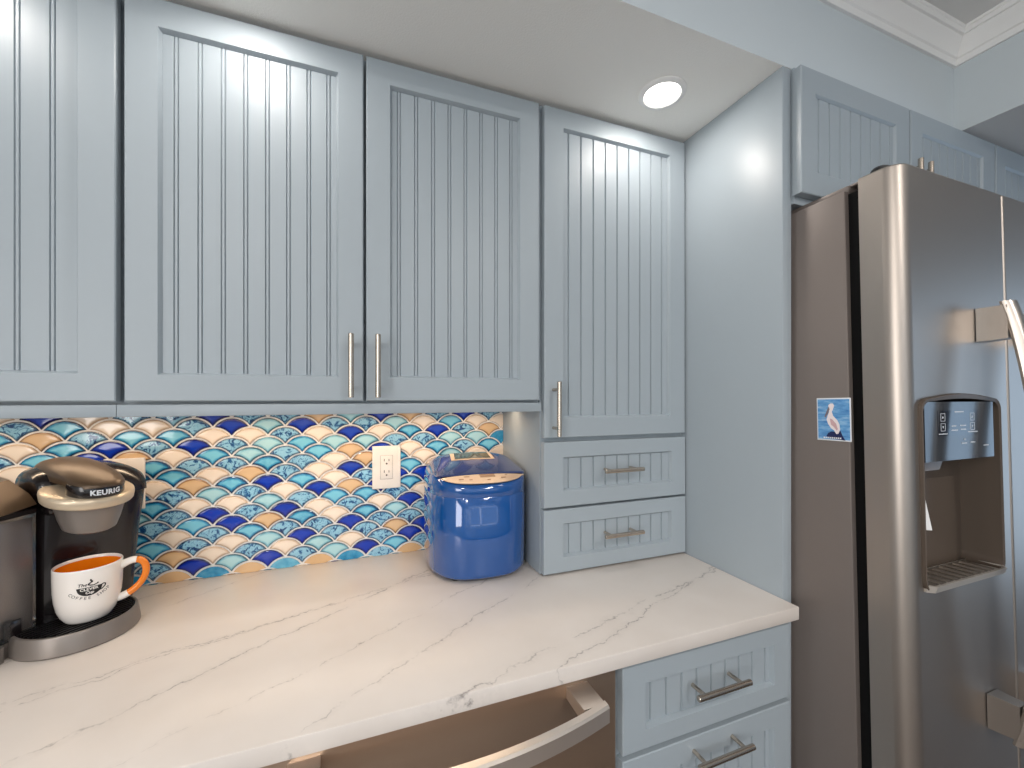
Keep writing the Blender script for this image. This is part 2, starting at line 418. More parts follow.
def f(p):
    b = MB(); b.box(-1.55, YB0+.0205, .10, -.152, 1.266, .8845).box(-1.55, YB0+.09, 0.001, -.152, 1.266, .10)
    b.build('body', M['paint'], p)
    for x0, x1, hx in ((-1.54, -.856, -.9), (-.846, -.162, -.80)):
        front(p, 'door', x0, .115, x1, .869, x0+.05, .165, x1-.05, .819, YB0, lin_grooves(x0+.07, x1-.07, 15), False, None, ((hx, .613, .70), (hx, .613, .83)))
at(R6, f)
# countertop
o = MB().box(-1.58, .628, .885, .911, YB-.0005, .914, .0025).build('countertop', M['quartz'])
tag(o, 'long white quartz countertop with thin grey veins', 'countertop')

# ------------------------------------------------------------------ dishwasher
R7 = thing('dishwasher', 'dark stainless dishwasher with a bowed bar handle under the counter', 'dishwasher', (.15, .95, 0))
def f(p):
    MB().box(-.146, .672, .10, .4530, 1.25, .8800).build('body', M['dark'], p)
    b = MB(); b.box(-.1475, .652, .105, .4535, .6715, .8795, .003).build('door', M['dw'], p)
    MB().box(-.14, .70, .0, .446, .72, .10).build('toe_kick', M['dark'], p)
    # bowed flat bar
    b = MB(); L = []
    n = 24
    for i in range(n+1):
        t = i/n; x = -.088+.482*t; q = 1-(2*t-1)**2
        y = .588-.034*q; z = .8480
        L.append([(x, y, z-.0145), (x, y-.004, z-.012), (x, y-.004, z+.012), (x, y, z+.0150), (x, y+.011, z+.0150), (x, y+.011, z-.0145)])
    b.rings(L, smooth=False); M['dw_handle'] = mat('bright_stainless_handle', rgb(232, 222, 212), 0.3, 0.85); hb = b.build('handle', M['dw_handle'], p)
    for x0, x1, k in ((.350, .392, 1), (-.086, -.044, -1)):
        b = MB(); b.rings([[(x0, .6518, .842), (x1, .6518, .842), (x1, .6518, .862), (x0, .6518, .862)],
                 [(x0, .62, .840), (x1, .62, .840), (x1, .62, .862), (x0, .62, .862)],
                 [(x0+.002*k, .594, .836), (x1+.001, .594, .836), (x1+.001, .594, .861), (x0+.002*k, .594, .861)]], smooth=False)
        b.build('bracket', M['dw_handle'], hb)
at(R7, f)

# ------------------------------------------------------------------ tiled backsplash
ROWS = ["CNCMMNMMSLNSMNMM", "CMTCCMNLNMMLCTCC", "TSMTTCCMCNCTNMSC", "TCTNMNMLTLLMMLLT", "MTNSCTLMTSNCTMTC",
        "TCTNTMMTMCSTCLCC", "CMTTTCSMCNTTCMNS", "TNMCCSTNTCMNNTCM", "CSNTMLMCNSNTLCST", "MCTNTCCLMTTMCNLT",
        "TCMLMNMNCMCNMCTS", "STCNMTNSTCTLMSTC", "NLCTCMTMMNMMNCTL", "CTMNTMCLNMMSNTLM", "TSNMSCMCLCMNMCTN",
        "CTNCMNLNMLNTMSTN", "CTNTSTSTSTMSNTCM"]
PX, RZ = .0818, .02507
YW = YB-.0006
def clip(poly, xa, xb, za, zb):
    def cut(P, inside, inter):
        out = []
        for i in range(len(P)):
            a, b_ = P[i-1], P[i]
            if inside(b_):
                if not inside(a): out.append(inter(a, b_))
                out.append(b_)
            elif inside(a): out.append(inter(a, b_))
        return out
    for ax, v, sgn in ((0, xa, 1), (0, xb, -1), (1, za, 1), (1, zb, -1)):
        if not poly: return poly
        poly = cut(poly, lambda p: (p[ax]-v)*sgn >= 0, lambda a, b_: tuple(a[k]+(b_[k]-a[k])*(v-a[ax])/(b_[ax]-a[ax]) for k in (0, 1)))
    return poly
b = MB()
XA, XB, ZA, ZB = -1.45, .4485, .9145, 1.356
b.box(XA, YW-.0035, ZA, XB, YW, ZB)
order = ['grout', 'T', 'L', 'N', 'C', 'S', 'M']
gl = b.bm.verts.layers.float.new('glaze'); tl = b.bm.verts.layers.float.new('tone')
hw = PX/2; s = RZ; R = (hw*hw+s*s)/(2*s); g = .0019
def fan(cx, zt, k):
    """one fish-scale outline, inset by k all round: own arc above, the two arcs of the row below as its lower edges"""
    pts = []; Ri = R-k; zc = zt-R
    # upper arc, between cusps
    xe = hw-k*1.7
    for i in range(13):
        x = -xe+2*xe*i/12; pts.append((cx+x, zc+math.sqrt(max(Ri*Ri-x*x, 0))))
    Ro = R+k; zc2 = zt-RZ-R
    for side in (1, -1):
        for i in range(1, 7):
            x = xe*(1-i/6.0) if side == 1 else -xe*(i/6.0)
            if side == -1 and i == 6: continue
            dx = x-side*hw
            if abs(dx) > Ro: continue
            z = zc2+math.sqrt(Ro*Ro-dx*dx)
            pts.append((cx+x, z))
    return pts
for r in range(-1, 17):
    row = ROWS[min(r+1, len(ROWS)-1)] if r < 16 else "MTCNTMSTCNLMTCNS"
    x0 = -.213 if r % 2 == 0 else -.1721
    zt = 1.319-RZ*r
    for k in range(-16, 9):
        cx = x0+PX*k
        c = row[(k+7) % len(row)]
        b.mi = order.index(c)
        tone = random.random()
        loops = []
        for ins, yy, gv in ((g, YW-.0036, 0.0), (g+.0006, YW-.0062, 0.0), (g+.0020, YW-.0069, .10), (g+.0052, YW-.0073, .55), (g+.0095, YW-.0075, 1.0)):
            loops.append((clip(fan(cx, zt, ins), XA, XB, ZA, ZB), yy, gv))
        full = len(fan(cx, zt, g))
        if len(loops[0][0]) < 3: continue
        if all(len(L[0]) == full for L in loops) and cx-hw > XA and cx+hw < XB and zt < ZB and zt-2*s > ZA:
            rr = []
            for L, yy, gv in loops:
                vs = []
                for p in L:
                    v = b.bm.verts.new((p[0], yy, p[1])); v[gl] = gv; v[tl] = tone; vs.append(v)
                rr.append(vs)
            b._bridge(rr, True)
            ctr = b.bm.verts.new((cx, YW-.0077, zt-RZ*.95)); ctr[gl] = 1.0; ctr[tl] = tone
            n = len(rr[-1])
            for i in range(n): b._f([rr[-1][i], rr[-1][(i+1) % n], ctr], True)
        else:
            prev = None
            for L, yy, gv in (loops[0], loops[1], (loops[1][0], YW-.0070, .6)):
                if len(L) < 3: break
                vs = []
                for p in L:
                    v = b.bm.verts.new((p[0], yy, p[1])); v[gl] = gv; v[tl] = tone; vs.append(v)
                if prev and len(prev) == len(vs):
                    b._bridge([prev, vs], False)
                prev = vs
            if prev: b._f(prev)
o = b.build('tile_backsplash', [M[k] for k in order], sharp=50)
tag(o, 'fish-scale tile backsplash in blues, aqua, cream and sand behind the counter', 'backsplash')

# ------------------------------------------------------------------ outlets
def plate_mesh(x0, z0, x1, z1, y): return MB().box(x0, y-.0055, z0, x1, y, z1, .0022, 3)
YT = YW-.0078
def outlet(name, label, x0, z0, x1, z1, duplex):
    t = thing(name, label, 'outlet' if duplex else 'wall plate', ((x0+x1)/2, YT, z0), group='white wall plates on the tiles')
    cx, cz = (x0+x1)/2, (z0+z1)/2
    def f(p):
        plate_mesh(x0, z0, x1, z1, YT).build('cover_plate', M['white'], p)
        hw_, hh = .0165, .0335
        b = MB()
        b.box(cx-hw_-.0006, YT-.0058, cz-hh-.0006, cx+hw_+.0006, YT-.005, cz+hh+.0006)
        b.build('recess', M['slot'], p)
        q = MB().box(cx-hw_, YT-.0068, cz-hh, cx+hw_, YT-.005, cz+hh, .0008).build('receptacle' if duplex else 'rocker', M['white'], p)
        if duplex:
            for dz in (.0165, -.0165):
                b = MB()
                b.box(cx-.0075, YT-.0072, cz+dz+.001, cx-.0055, YT-.0066, cz+dz+.0085)
                b.box(cx+.0055, YT-.0072, cz+dz+.001, cx+.0075, YT-.0066, cz+dz+.0075)
                b.rings([[(cx+.0026*math.cos(a*PI/8), y, cz+dz-.006+.0026*math.sin(a*PI/8)) for a in range(16)] for y in (YT-.0066, YT-.0072)], smooth=False)
                b.build('socket_slots', M['slot'], q)
        for dz in (.0485, -.0485):
            b = MB(); b.rings([[(cx+.0022*math.cos(a*PI/8), y, cz+dz+.0022*math.sin(a*PI/8)) for a in range(16)] for y in (YT-.0052, YT-.006)], smooth=False)
            b.build('screw', M['white'], p)
    at(t, f)
outlet('wall_outlet', 'white duplex outlet on the tiles left of the blue ice maker', .0492, 1.1080, .1280, 1.2312, True)
outlet('wall_plate', 'white wall plate on the tiles, half hidden behind the coffee maker', -.5500, 1.1030, -.4715, 1.2262, False)

# ------------------------------------------------------------------ recessed lamps
def downlight(label, x, y, z, power, col, r=.057):
    t = thing('recessed_light', label, 'light', (x, y, z), group='recessed ceiling lights')
    MB().lathe([(r, 0), (r, -.002), (r-.003, -.0045), (r-.012, -.006), (r-.014, -.004), (r-.0145, -.0015), (r-.0145, 0)], n=48).build('trim_ring', M['trim'], t)
    MB().lathe([(r-.0145, -.0012), (r-.03, -.0012), (.001, -.0012)], n=48, cap1=True).build('lens', M['lamp'], t)
    d = bpy.data.lights.new('lamp_glow', 'AREA'); d.shape = 'DISK'; d.size = (r-.0145)*2; d.energy = power; d.color = col; d.spread = PI
    l = bpy.data.objects.new('lamp_glow', d); COL.objects.link(l); l.parent = t; l.location = (0, 0, -.007)
    return t
LIT = (1.0, .93, .86)
downlight('lit round recessed light in the low ceiling above the tower cabinet', .7160, .8345, ZS, 0.95, LIT)
downlight('recessed light above the two-door upper cabinet, out of the photo at the top', -.19, .8345, ZS, 0.92, LIT)
downlight('recessed light above the left counter end, out of the photo', -.64, .8345, ZS, 0.75, LIT)

# ------------------------------------------------------------------ refrigerator (leans back a little on its levelled feet)
FR = thing('refrigerator', 'slate-grey side-by-side refrigerator with ice and water dispenser', 'refrigerator', (.95, .5246, .0125), (-.021, 0, 0))
FW = .845
b = MB(); b.box(0, 0, .04, FW, .66, 1.7885, .004)
b.build('case', M['slate_side'], FR)
# black gasket between case and doors
MB().box(.012, -.0248, .10, FW-.012, .0002, 1.782).build('gasket', M['rubber'], FR)
for x in (.06, FW-.06):
    for y in (.04, .60): MB().lathe([(.02, -.0115 if y < .3 else .001), (.02, .041)], x, y, 16, True, True).build('foot', M['rubber'], FR)
b = MB(); b.box(.01, -.02, .045, FW-.01, .01, .095, .003); b.build('base_grille', M['dark'], FR)
def door_profile(x0, x1, yb=-.025, yf=-.0925, rl=.03, rr=.012):
    P = [(x0, yb)]
    for i in range(11):
        a = PI+ (PI/2)*i/10; P.append((x0+rl+rl*math.cos(a), yf+rl+rl*math.sin(a)))
    n = 10
    for i in range(1, n): pass
    for i in range(9):
        a = 1.5*PI+(PI/2)*i/8; P.append((x1-rr+rr*math.cos(a), yf+rr+rr*math.sin(a)))
    P.append((x1, yb)); return P
def fridge_door(x0, x1, rl, rr, label):
    P = door_profile(x0, x1, rl=rl, rr=rr)
    b = MB()
    def ins(P, k):
        cx, cy = (x0+x1)/2, -.06
        return [(x+(k if x < cx else -k)*(abs(x-cx) > (x1-x0)*.35), y+(k if y < cy else 0)) for x, y in P]
    b.rings([[(x, y, .105) for x, y in ins(P, .002)], [(x, y, .108) for x, y in P], [(x, y, 1.7975) for x, y in P], [(x, y, 1.8005) for x, y in ins(P, .002)]])
    o = b.build('door', M['slate'], FR, sharp=30); o['label'] = label; return o
fd = fridge_door(0, .3700, .030, .005, 'left freezer door with the dispenser')
fd2 = fridge_door(.3735, FW, .005, .030, 'right fridge door')
# dispenser cut into the freezer door
dx0, dx1, dz0, dz1 = .0385, .3230, .9930, 1.3560
def disp_outline(k, top=.010):
    r = .022; P = []
    x0, x1, z0, z1 = dx0+k, dx1-k, dz0+k, dz1-k
    for cx, cz, a0 in ((x1-r, z0+r, -PI/2), (x1-r, z1-r, 0), (x0+r, z1-r, PI/2), (x0+r, z0+r, PI)):
        for i in range(7):
            a = a0+(PI/2)*i/6; P.append((cx+r*math.cos(a), cz+r*math.sin(a)))
        if a0 == 0:
            for i in range(1, 8):
                t = i/8; P.append((x1-r-(x1-x0-2*r)*t, z1+top*math.sin(PI*t)))
    return P
cb = MB(); O = disp_outline(0)
cb.rings([[(x, -.15, z) for x, z in O], [(x, -.034, z) for x, z in O]], smooth=False)
cut = cb.build('cutter', M['slate'])
cut.parent = FR
md = fd.modifiers.new('cut', 'BOOLEAN'); md.object = cut; md.operation = 'DIFFERENCE'; md.solver = 'EXACT'
dg = bpy.context.evaluated_depsgraph_get(); dg.update()
nm_ = bpy.data.meshes.new_from_object(fd.evaluated_get(dg)); fd.modifiers.clear(); fd.data = nm_
for D_ in (fd, fd2):
    for p in D_.data.polygons: p.use_smooth = .02 < abs(p.normal.y) < .9995 and abs(p.normal.z) < .02
bpy.data.objects.remove(cut)
# bezel + cavity liner
b = MB()
O0, O1 = disp_outline(0.0004), disp_outline(.0065, .006)
b.rings([[(x, -.060, z) for x, z in O0], [(x, -.0985, z) for x, z in O0], [(x, -.0995, z) for x, z in disp_outline(.002)], [(x, -.0975, z) for x, z in O1], [(x, -.036, z) for x, z in disp_outline(.0095, .004)]], False, True, smooth=False)
dsp = b.build('dispenser', M['slate_dark'], fd); dsp['label'] = 'dark recessed ice and water dispenser'
pz0, pz1 = 1.2355, 1.3488; px0, px1 = dx0+.0105, .2935
b = MB(); b.rings([[(px0, -.0975, pz0), (px1, -.0975, pz0), (px1, -.0975, pz1), (px0, -.0975, pz1)], [(px0, -.050, pz0), (px1, -.050, pz0), (px1, -.050, pz1), (px0, -.050, pz1)]], smooth=False)
cp = b.build('control_panel', M['glass_black'], dsp); cp['label'] = 'glossy dark control panel with white marks'
YP = -.0979
b = MB()
b.box(.0915, YP, 1.283, .2355, YP+.0004, 1.332); b.build('display', M['display'], cp)
b = MB(); YQ = YP-.0003
def frame2(bm_, cx, cz, w_, t_):
    for (a0, c0, a1, c1) in ((-w_, -w_, w_, -w_+t_), (-w_, w_-t_, w_, w_), (-w_, -w_, -w_+t_, w_), (w_-t_, -w_, w_, w_)):
        bm_.box(cx+a0, YQ, cz+c0, cx+a1, YQ+.0003, cz+c1)
for cx in (.1085, .2125):
    for cz, up in ((1.319, 1), (1.300, -1)):
        frame2(b, cx, cz, .0075, .0007)
        b.rings([[(cx-.0024, y, cz-.002*up), (cx+.0024, y, cz-.002*up), (cx, y, cz+.0024*up)] for y in (YQ, YQ+.0003)], smooth=False)
for (x0, x1, z) in ((.150, .182, 1.329), (.138, .155, 1.3015), (.168, .190, 1.3020), (.138, .160, 1.2935), (.170, .190, 1.2945), (.094, .124, 1.2870), (.196, .232, 1.2890), (.252, .272, 1.260), (.172, .192, 1.267), (.204, .222, 1.268)):
    n = max(3, int((x1-x0)/.004))
    for i in range(n):
        a = x0+(x1-x0)*i/n; b.box(a, YQ, z-.0009, a+(x1-x0)/n*.68, YQ+.0003, z+.0009)
b.rings([[(.183+.0018*math.cos(a*PI/6), y, 1.2745+.0018*math.sin(a*PI/6)) for a in range(12)] for y in (YQ, YQ+.0003)], smooth=False)
b.build('printed_marks', M['mark'], cp)
# paddle and spout
b = MB()
b.rings([[(.085, -.080, 1.238), (.150, -.080, 1.238), (.150, -.044, 1.238), (.085, -.044, 1.238)], [(.092, -.076, 1.214), (.143, -.076, 1.214), (.143, -.046, 1.214), (.092, -.046, 1.214)]], smooth=False)
b.build('spout', M['slate_side'], dsp)
b = MB()
b.rings([[(.104, -.052, 1.215), (.122, -.052, 1.215), (.122, -.047, 1.215), (.104, -.047, 1.215)], [(.098, -.073, 1.098), (.119, -.073, 1.095), (.119, -.069, 1.095), (.098, -.069, 1.098)]], smooth=False)
pd = b.build('paddle', M['white'], dsp); pd['label'] = 'pale dispenser lever'
# drip tray with grille
b = MB()
tr = []
for k, (x, y) in enumerate([(dx0+.004, -.100), (dx1-.006, -.100)]): tr.append((x, y))
b.rings([[(dx0+.010, -.046, .998), (dx1-.014, -.046, .998), (dx1-.010, -.096, .995), (dx1-.020, -.104, .995), (dx0+.016, -.104, .995), (dx0+.006, -.096, .995)],
         [(dx0+.010, -.046, 1.006), (dx1-.014, -.046, 1.006), (dx1-.008, -.098, 1.008), (dx1-.020, -.108, 1.008), (dx0+.016, -.108, 1.008), (dx0+.004, -.098, 1.008)],
         [(dx0+.013, -.046, 1.006), (dx1-.017, -.046, 1.006), (dx1-.013, -.097, 1.0085), (dx1-.022, -.104, 1.0085), (dx0+.018, -.104, 1.0085), (dx0+.009, -.097, 1.0085)],
         [(dx0+.014, -.046, 1.002), (dx1-.018, -.046, 1.002), (dx1-.014, -.096, 1.002), (dx1-.023, -.102, 1.002), (dx0+.019, -.102, 1.002), (dx0+.010, -.096, 1.002)]], smooth=False)
M['tray'] = mat('pale_metal_tray', rgb(214, 208, 200), .35, .6)
trm = b.build('drip_tray', M['tray'], dsp)
for i in range(9):
    x = dx0+.030+i*.025
    MB().box(x, -.098, 1.0015, x+.012, -.048, 1.0065, .001).build('grille_bar', M['slate'], trm)
# handles
def fridge_handle(parent, xc):
    b = MB(); n = 28; L = []; W = .0165
    for i in range(n+1):
        t = i/n; z = .680+.868*t; q = math.sin(PI*t)**.8
        y = -.137-.044*q
        L.append([(xc+W*c, y+d, z) for c, d in ((-1, .007), (-.82, -.001), (-.45, -.006), (0, -.008), (.45, -.006), (.82, -.001), (1, .007), (.8, .012), (-.8, .012))])
    b.rings(L); h = b.build('handle', M['handle_slate'], parent, sharp=50)
    for z0, z1, zz in ((1.472, 1.540, 1), (.690, .758, -1)):
        b = MB(); b.rings([[(xc-.020, -.0940, z0), (xc+.020, -.0940, z0), (xc+.020, -.0940, z1), (xc-.020, -.0940, z1)],
                 [(xc-.0165, -.112, z0), (xc+.0165, -.112, z0), (xc+.0165, -.112, z1), (xc-.0165, -.112, z1)],
                 [(xc-.0155, -.137, z0+.002), (xc+.0155, -.137, z0+.002), (xc+.0155, -.137, z1), (xc-.0155, -.137, z1)]], smooth=False)
        b.build('handle_mount', M['handle_slate'], h)
fridge_handle(fd, .2665)
fridge_handle(fd2, .3745+.06)
# hinge covers on top
b = MB(); b.rings([superring(.030, -.052, .024, .017, 1.7995, 2.2, 28), superring(.030, -.052, .024, .017, 1.8070, 2.2, 28), superring(.030, -.052, .020, .013, 1.8115, 2.2, 28)])
b.build('hinge_cap', M['dark'], FR)
b = MB(); b.box(.014, .0, 1.788, .062, .135, 1.8030, .004); b.box(.020, -.034, 1.7985, .056, .004, 1.8045, .002)
b.build('hinge_cover', M['slate_side'], FR)

# magnet with a pelican picture on the fridge's side
MG = thing('photo_magnet', 'small square photo magnet of a white pelican on the fridge side', 'magnet', (.9495, .581, 1.28), (-.021, 0, 0))
M['sea'] = m = mat('photo_sea_blue', rgb(92, 150, 206), 0.15, 0, .5)
mp = nd(m, 'ShaderNodeMapping'); mp.inputs['Scale'].default_value = (1, 14, 60); lk(m, objco(m), mp.inputs[0])
lk(m, ramp(m, noise(m, 2.2, 4, .6, mp.outputs[0]).outputs[0], [(.3, rgb(58, 118, 184)), (.5, rgb(100, 160, 212)), (.72, rgb(160, 200, 230))]), bsdf(m).inputs['Base Color'])
M['bird'] = mat('photo_bird_white', rgb(240, 228, 228), .2); M['bird2'] = mat('photo_bird_wing', rgb(205, 168, 172), .2)
M['rock'] = mat('photo_rock_navy', rgb(30, 40, 84), .2); M['bill'] = mat('photo_bill', rgb(120, 110, 120), .2)
# local y runs into the wall (to the left in the picture), z up; picture faces -x
def flat(poly, x, m, name, par):
    """poly in picture coordinates (0..1 from left, 0..1 from bottom)"""
    Wm, Hm = .0665, .0905
    b = MB(); P = [(Wm*(.5-u), Hm*v) for u, v in poly]
    b.rings([[(x, y, z) for y, z in P], [(x-.00018, y, z) for y, z in P]], smooth=False)
    return b.build(name, m, par)
MB().box(-.0015, -.0333, 0, 0, .0333, .0905, .0003).build('magnet_backing', M['mark'], MG)
ph = flat([(.03, .03), (.97, .03), (.97, .97), (.03, .97)], -.0015, M['sea'], 'photo', MG)
flat([(.28, .10), (.34, .18), (.45, .22), (.60, .20), (.70, .24), (.76, .12), (.84, .02), (.60, .04), (.40, .05)], -.0017, M['rock'], 'pictured_rock', ph)
flat([(.36, .83), (.42, .87), (.50, .87), (.535, .82), (.50, .74), (.46, .68), (.50, .58), (.62, .48), (.68, .38), (.69, .26), (.64, .17), (.58, .16), (.52, .24), (.42, .30), (.34, .40), (.30, .50), (.34, .60), (.385, .68), (.375, .76)], -.0019, M['bird'], 'pictured_bird', ph)
flat([(.40, .52), (.47, .50), (.58, .40), (.63, .28), (.60, .24), (.52, .32), (.43, .38)], -.0021, M['bird2'], 'pictured_wing', ph)
flat([(.37, .80), (.40, .74), (.34, .62), (.27, .54), (.24, .56), (.29, .66)], -.0021, M['bill'], 'pictured_bill', ph)
b = MB()
for i in range(9): b.box(-.0023, .0333-.0665*(.20+.06*i)-.0028, .0045, -.0021, .0333-.0665*(.20+.06*i), .0075)
b.build('pictured_caption', M['mark'], ph)

# ------------------------------------------------------------------ coffee maker (turned 45 degrees, facing the counter's middle)
CM = thing('coffee_maker', 'bronze and black single-cup coffee maker at the left end of the counter', 'coffee maker', (-.4985, 1.054, .9142), (0, 0, PI/4))
M['bronze'] = mat('bronze_plastic', rgb(92, 74, 56), .36, .3)
M['gunmetal'] = mat('grey_metallic_plastic', rgb(138, 130, 124), .38, .45)
M['champagne'] = mat('champagne_ring', rgb(214, 196, 170), .3, .3)
M['kblack'] = mat('coffee_maker_black', rgb(26, 21, 22), .22, 0, .3)
M['clear'] = m = mat('smoky_clear_plastic', rgb(206, 202, 200), .05)
bsdf(m).inputs['Transmission Weight'].default_value = .95; bsdf(m).inputs['IOR'].default_value = 1.15
M['water'] = m = mat('water_tank_back', rgb(172, 164, 158), .25, .5)
def f(p):
    # p's own axes: x to the machine's right, y to its back, z up from the counter
    def D(r, z, back=.055):
        L = [(r*math.cos(PI+PI*i/36), r*math.sin(PI+PI*i/36), z) for i in range(37)]
        return L+[(r, back, z), (-r, back, z)]
    b = MB(); b.rings([D(.0880, .0003), D(.0900, .003), D(.0865, .0320), D(.0850, .0350), D(.0815, .0355), D(.0810, .0325)])
    bt = b.build('drip_tray', M['gunmetal'], p)
    b = MB(); b.rings([D(.0808, .0322), D(.0808, .0335)], smooth=False); b.build('grate', M['kblack'], bt)
    for k in range(-5, 6):
        y = -.030+.0095*k; h = math.sqrt(max(.0785**2-y**2, 0))-.002 if y < 0 else .0785
        if h < .01: continue
        MB().box(-h, y-.0014, .0338, h, y+.0014, .0352).build('grate_bar', M['dark'], bt)
    # tower behind the cup, flaring slightly upward
    b = MB(); L = []
    for z, x1, x0, y0, y1 in ((.0003, .106, -.048, .032, .152), (.006, .108, -.049, .031, .154), (.08, .113, -.049, .031, .156), (.17, .121, -.049, .030, .158), (.236, .1285, -.049, .027, .160), (.250, .1295, -.049, .026, .160), (.256, .1290, -.048, .028, .159)):
        L.append(superring((x0+x1)/2, (y0+y1)/2, (x1-x0)/2, (y1-y0)/2, z, 4.6, 72))
    b.rings(L); b.build('body', M['kblack'], p, sharp=60)
    # rounded cowl on top of it
    b = MB(); n = 26; L = []
    for y, hh, nr in ((.0270, .30, .018), (.0285, .52, .012), (.0340, .74, .005), (.045, .88, .001), (.07, .96, 0), (.10, 1.0, 0), (.125, .98, .001), (.147, .86, .008), (.156, .6, .016), (.1590, .1, .024)):
        A = []
        for i in range(n+1):
            a = PI*i/n; c, q = math.cos(a), math.sin(a)
            e, g_ = (.74, .74) if c > 0 else (.42, .42)
            A.append((.0395+(.0895-nr)*math.copysign(abs(c)**e, c), y, .2545+(.0665 if c > 0 else .0665)*hh*abs(q)**g_))
        L.append(A)
    b.rings(L); cw = b.build('cowl', M['kblack'], p, sharp=60)
    b = MB(); cx_, cy_, cz_ = .1085, .066, .2885
    q = Vector((.45, -.30, .85)).normalized(); ux = q.cross(Vector((0, 1, 0))).normalized(); uy = q.cross(ux)
    b.rings([[tuple(Vector((cx_, cy_, cz_))+ux*(.0062*r*math.cos(a*PI/10))+uy*(.0062*r*math.sin(a*PI/10))+q*d) for a in range(20)] for r, d in ((1, -.012), (1, .0015), (.8, .0025))])
    b.build('power_button', M['champagne'], cw)
    for t_, (bx, by, bz) in enumerate(((.095, .082, .3030), (.088, .110, .3085), (.074, .130, .3165))):
        b = MB(); b.rings([[(bx+.010*math.cos(a*PI/8), by+.010*math.sin(a*PI/8), bz+d-.30*.010*math.cos(a*PI/8)) for a in range(16)] for d in (-.014, .0008)])
        b.build('brew_button', M['gunmetal'], cw)
    # brew head: grey cup, champagne collar dipping to the front
    hx, hy = .0095, -.0120; kt = .20
    def tilt(L): return [(x, y, z+(y-hy)*kt) for x, y, z in L]
    b = MB()
    b.rings([tilt(superring(hx+.002, hy, r, r, z, 2.0, 56)) for r, z in ((.020, .2035), (.033, .2045), (.0385, .2085), (.044, .2250), (.0495, .2480), (.0525, .2660))])
    b.build('brew_cup', M['gunmetal'], p)
    b = MB()
    b.rings([tilt(superring(hx, hy, r, r, z, 2.1, 64)) for r, z in ((.053, .2600), (.0625, .2610), (.0648, .2640), (.0662, .2745), (.0655, .2790), (.0630, .2810), (.050, .2815), (.02, .2815))])
    b.build('collar', M['champagne'], p, sharp=60)
    MB().box(-.040, .015, .232, .060, .085, .288, .012, 3).build('neck', M['kblack'], p)
    # bronze lid: arched sections from the nose back to the hinge
    b = MB(); L = []
    prof = [(-.0778, .010, .2885, .2925), (-.0765, .0170, .2885, .2945), (-.073, .0245, .2885, .2970), (-.066, .0330, .2885, .3005), (-.055, .0395, .2890, .3055), (-.040, .0430, .2900, .3115), (-.02, .0450, .2930, .3190), (.02, .047, .2960, .3285), (.06, .047, .2980, .3340), (.10, .045, .2980, .3350), (.125, .042, .2970, .3310), (.140, .038, .2970, .3240), (.145, .034, .2980, .3140)]
    for y, wx, za, zb in prof:
        L.append([(hx+.0030+wx*.90*math.copysign(abs(math.cos(PI*k/22))**.80, math.cos(PI*k/22)), y, za+(zb-za)*abs(math.sin(PI*k/22))**.62) for k in range(23)])
    b.rings(L); ld = b.build('lid', M['bronze'], p, sharp=55); ld['label'] = 'bronze lid handle'
    # black nose band wrapped round the front of the lid
    bx = hx+.001; Rb = .0405; yc = -.0360
    def arc(r, z, n=33, a1=1.62): return [(bx+r*math.sin(-a1+2*a1*k/(n-1)), yc-r*math.cos(-a1+2*a1*k/(n-1))*.98, z+(.0075 if 0 else 0)+(1-math.cos(-a1+2*a1*k/(n-1)))*.0075) for k in range(n)]
    b = MB(); b.rings([arc(.030, .2700), arc(.0400, .2690), arc(.0412, .2705), arc(.0412, .2865), arc(.0400, .2900), arc(.030, .2905)], False, False, closed=False)
    nb_ = b.build('nose_band', M['kblack'], ld, sharp=60)
    b = MB()
    def on_nose(x, y):
        a = x/.0414+.02
        return (bx+.0415*math.sin(a), yc-.0415*.98*math.cos(a)-.0001, .2787+y+(1-math.cos(a))*.0075)
    add_text(b, 'KEURIG', .0128, on_nose, spacing=1.06, bold=.0005)
    b.build('brand_lettering', M['mark'], nb_, recalc=False)
    # water reservoir on the machine's left: grey foot and corner post, clear tank, bronze lid
    def poly(P, z0, z1, nm, mt, par=p, bev=0):
        b = MB(); b.rings([[(x, y, z0) for x, y in P], [(x, y, z1) for x, y in P]], smooth=False); return b.build(nm, mt, par)
    poly([(-.200, -.030), (-.125, -.022), (-.097, -.004), (-.094, .006), (-.052, .032), (-.052, .120), (-.200, .120)], .0004, .0270, 'reservoir_base', M['gunmetal'])
    poly([(-.198, -.030), (-.128, -.022), (-.1035, -.004), (-.1045, .002), (-.128, .010), (-.198, .010)], .0275, .2440, 'reservoir_post', M['gunmetal'])
    b = MB(); P = [(-.103, .0035), (-.058, .0165), (-.0505, .024), (-.0505, .118), (-.196, .118), (-.196, .011), (-.128, .0105)]
    b.rings([[(x, y, z) for x, y in P] for z in (.0275, .0300, .2380, .2440)], smooth=False)
    tk = b.build('water_tank', M['clear'], p); tk['label'] = 'smoky clear water tank'
    poly([(-.120, .020), (-.098, .016), (-.060, .028), (-.054, .034), (-.054, .112), (-.190, .112), (-.190, .020)], .034, .2360, 'tank_insert', M['water'], tk)
    MB().box(-.094, .0085, .032, -.072, .0155, .062, .002).build('tank_valve', M['kblack'], tk)
    b = MB(); P = [(-.2, -.031), (-.126, -.024), (-.100, -.005), (-.050, .022), (-.0495, .120), (-.2, .120)]
    b.rings([[(x, y, .2445) for x, y in P], [(x, y, .2530+.10*max(y, 0)*0) for x, y in P]], smooth=False); b.build('tank_rim', M['kblack'], p)
    b = MB()
    P1 = [(-.2, -.033, .2535), (-.126, -.026, .2535), (-.100, -.007, .2535), (-.050, .020, .2600), (-.0498, .120, .2600), (-.2, .120, .2535)]
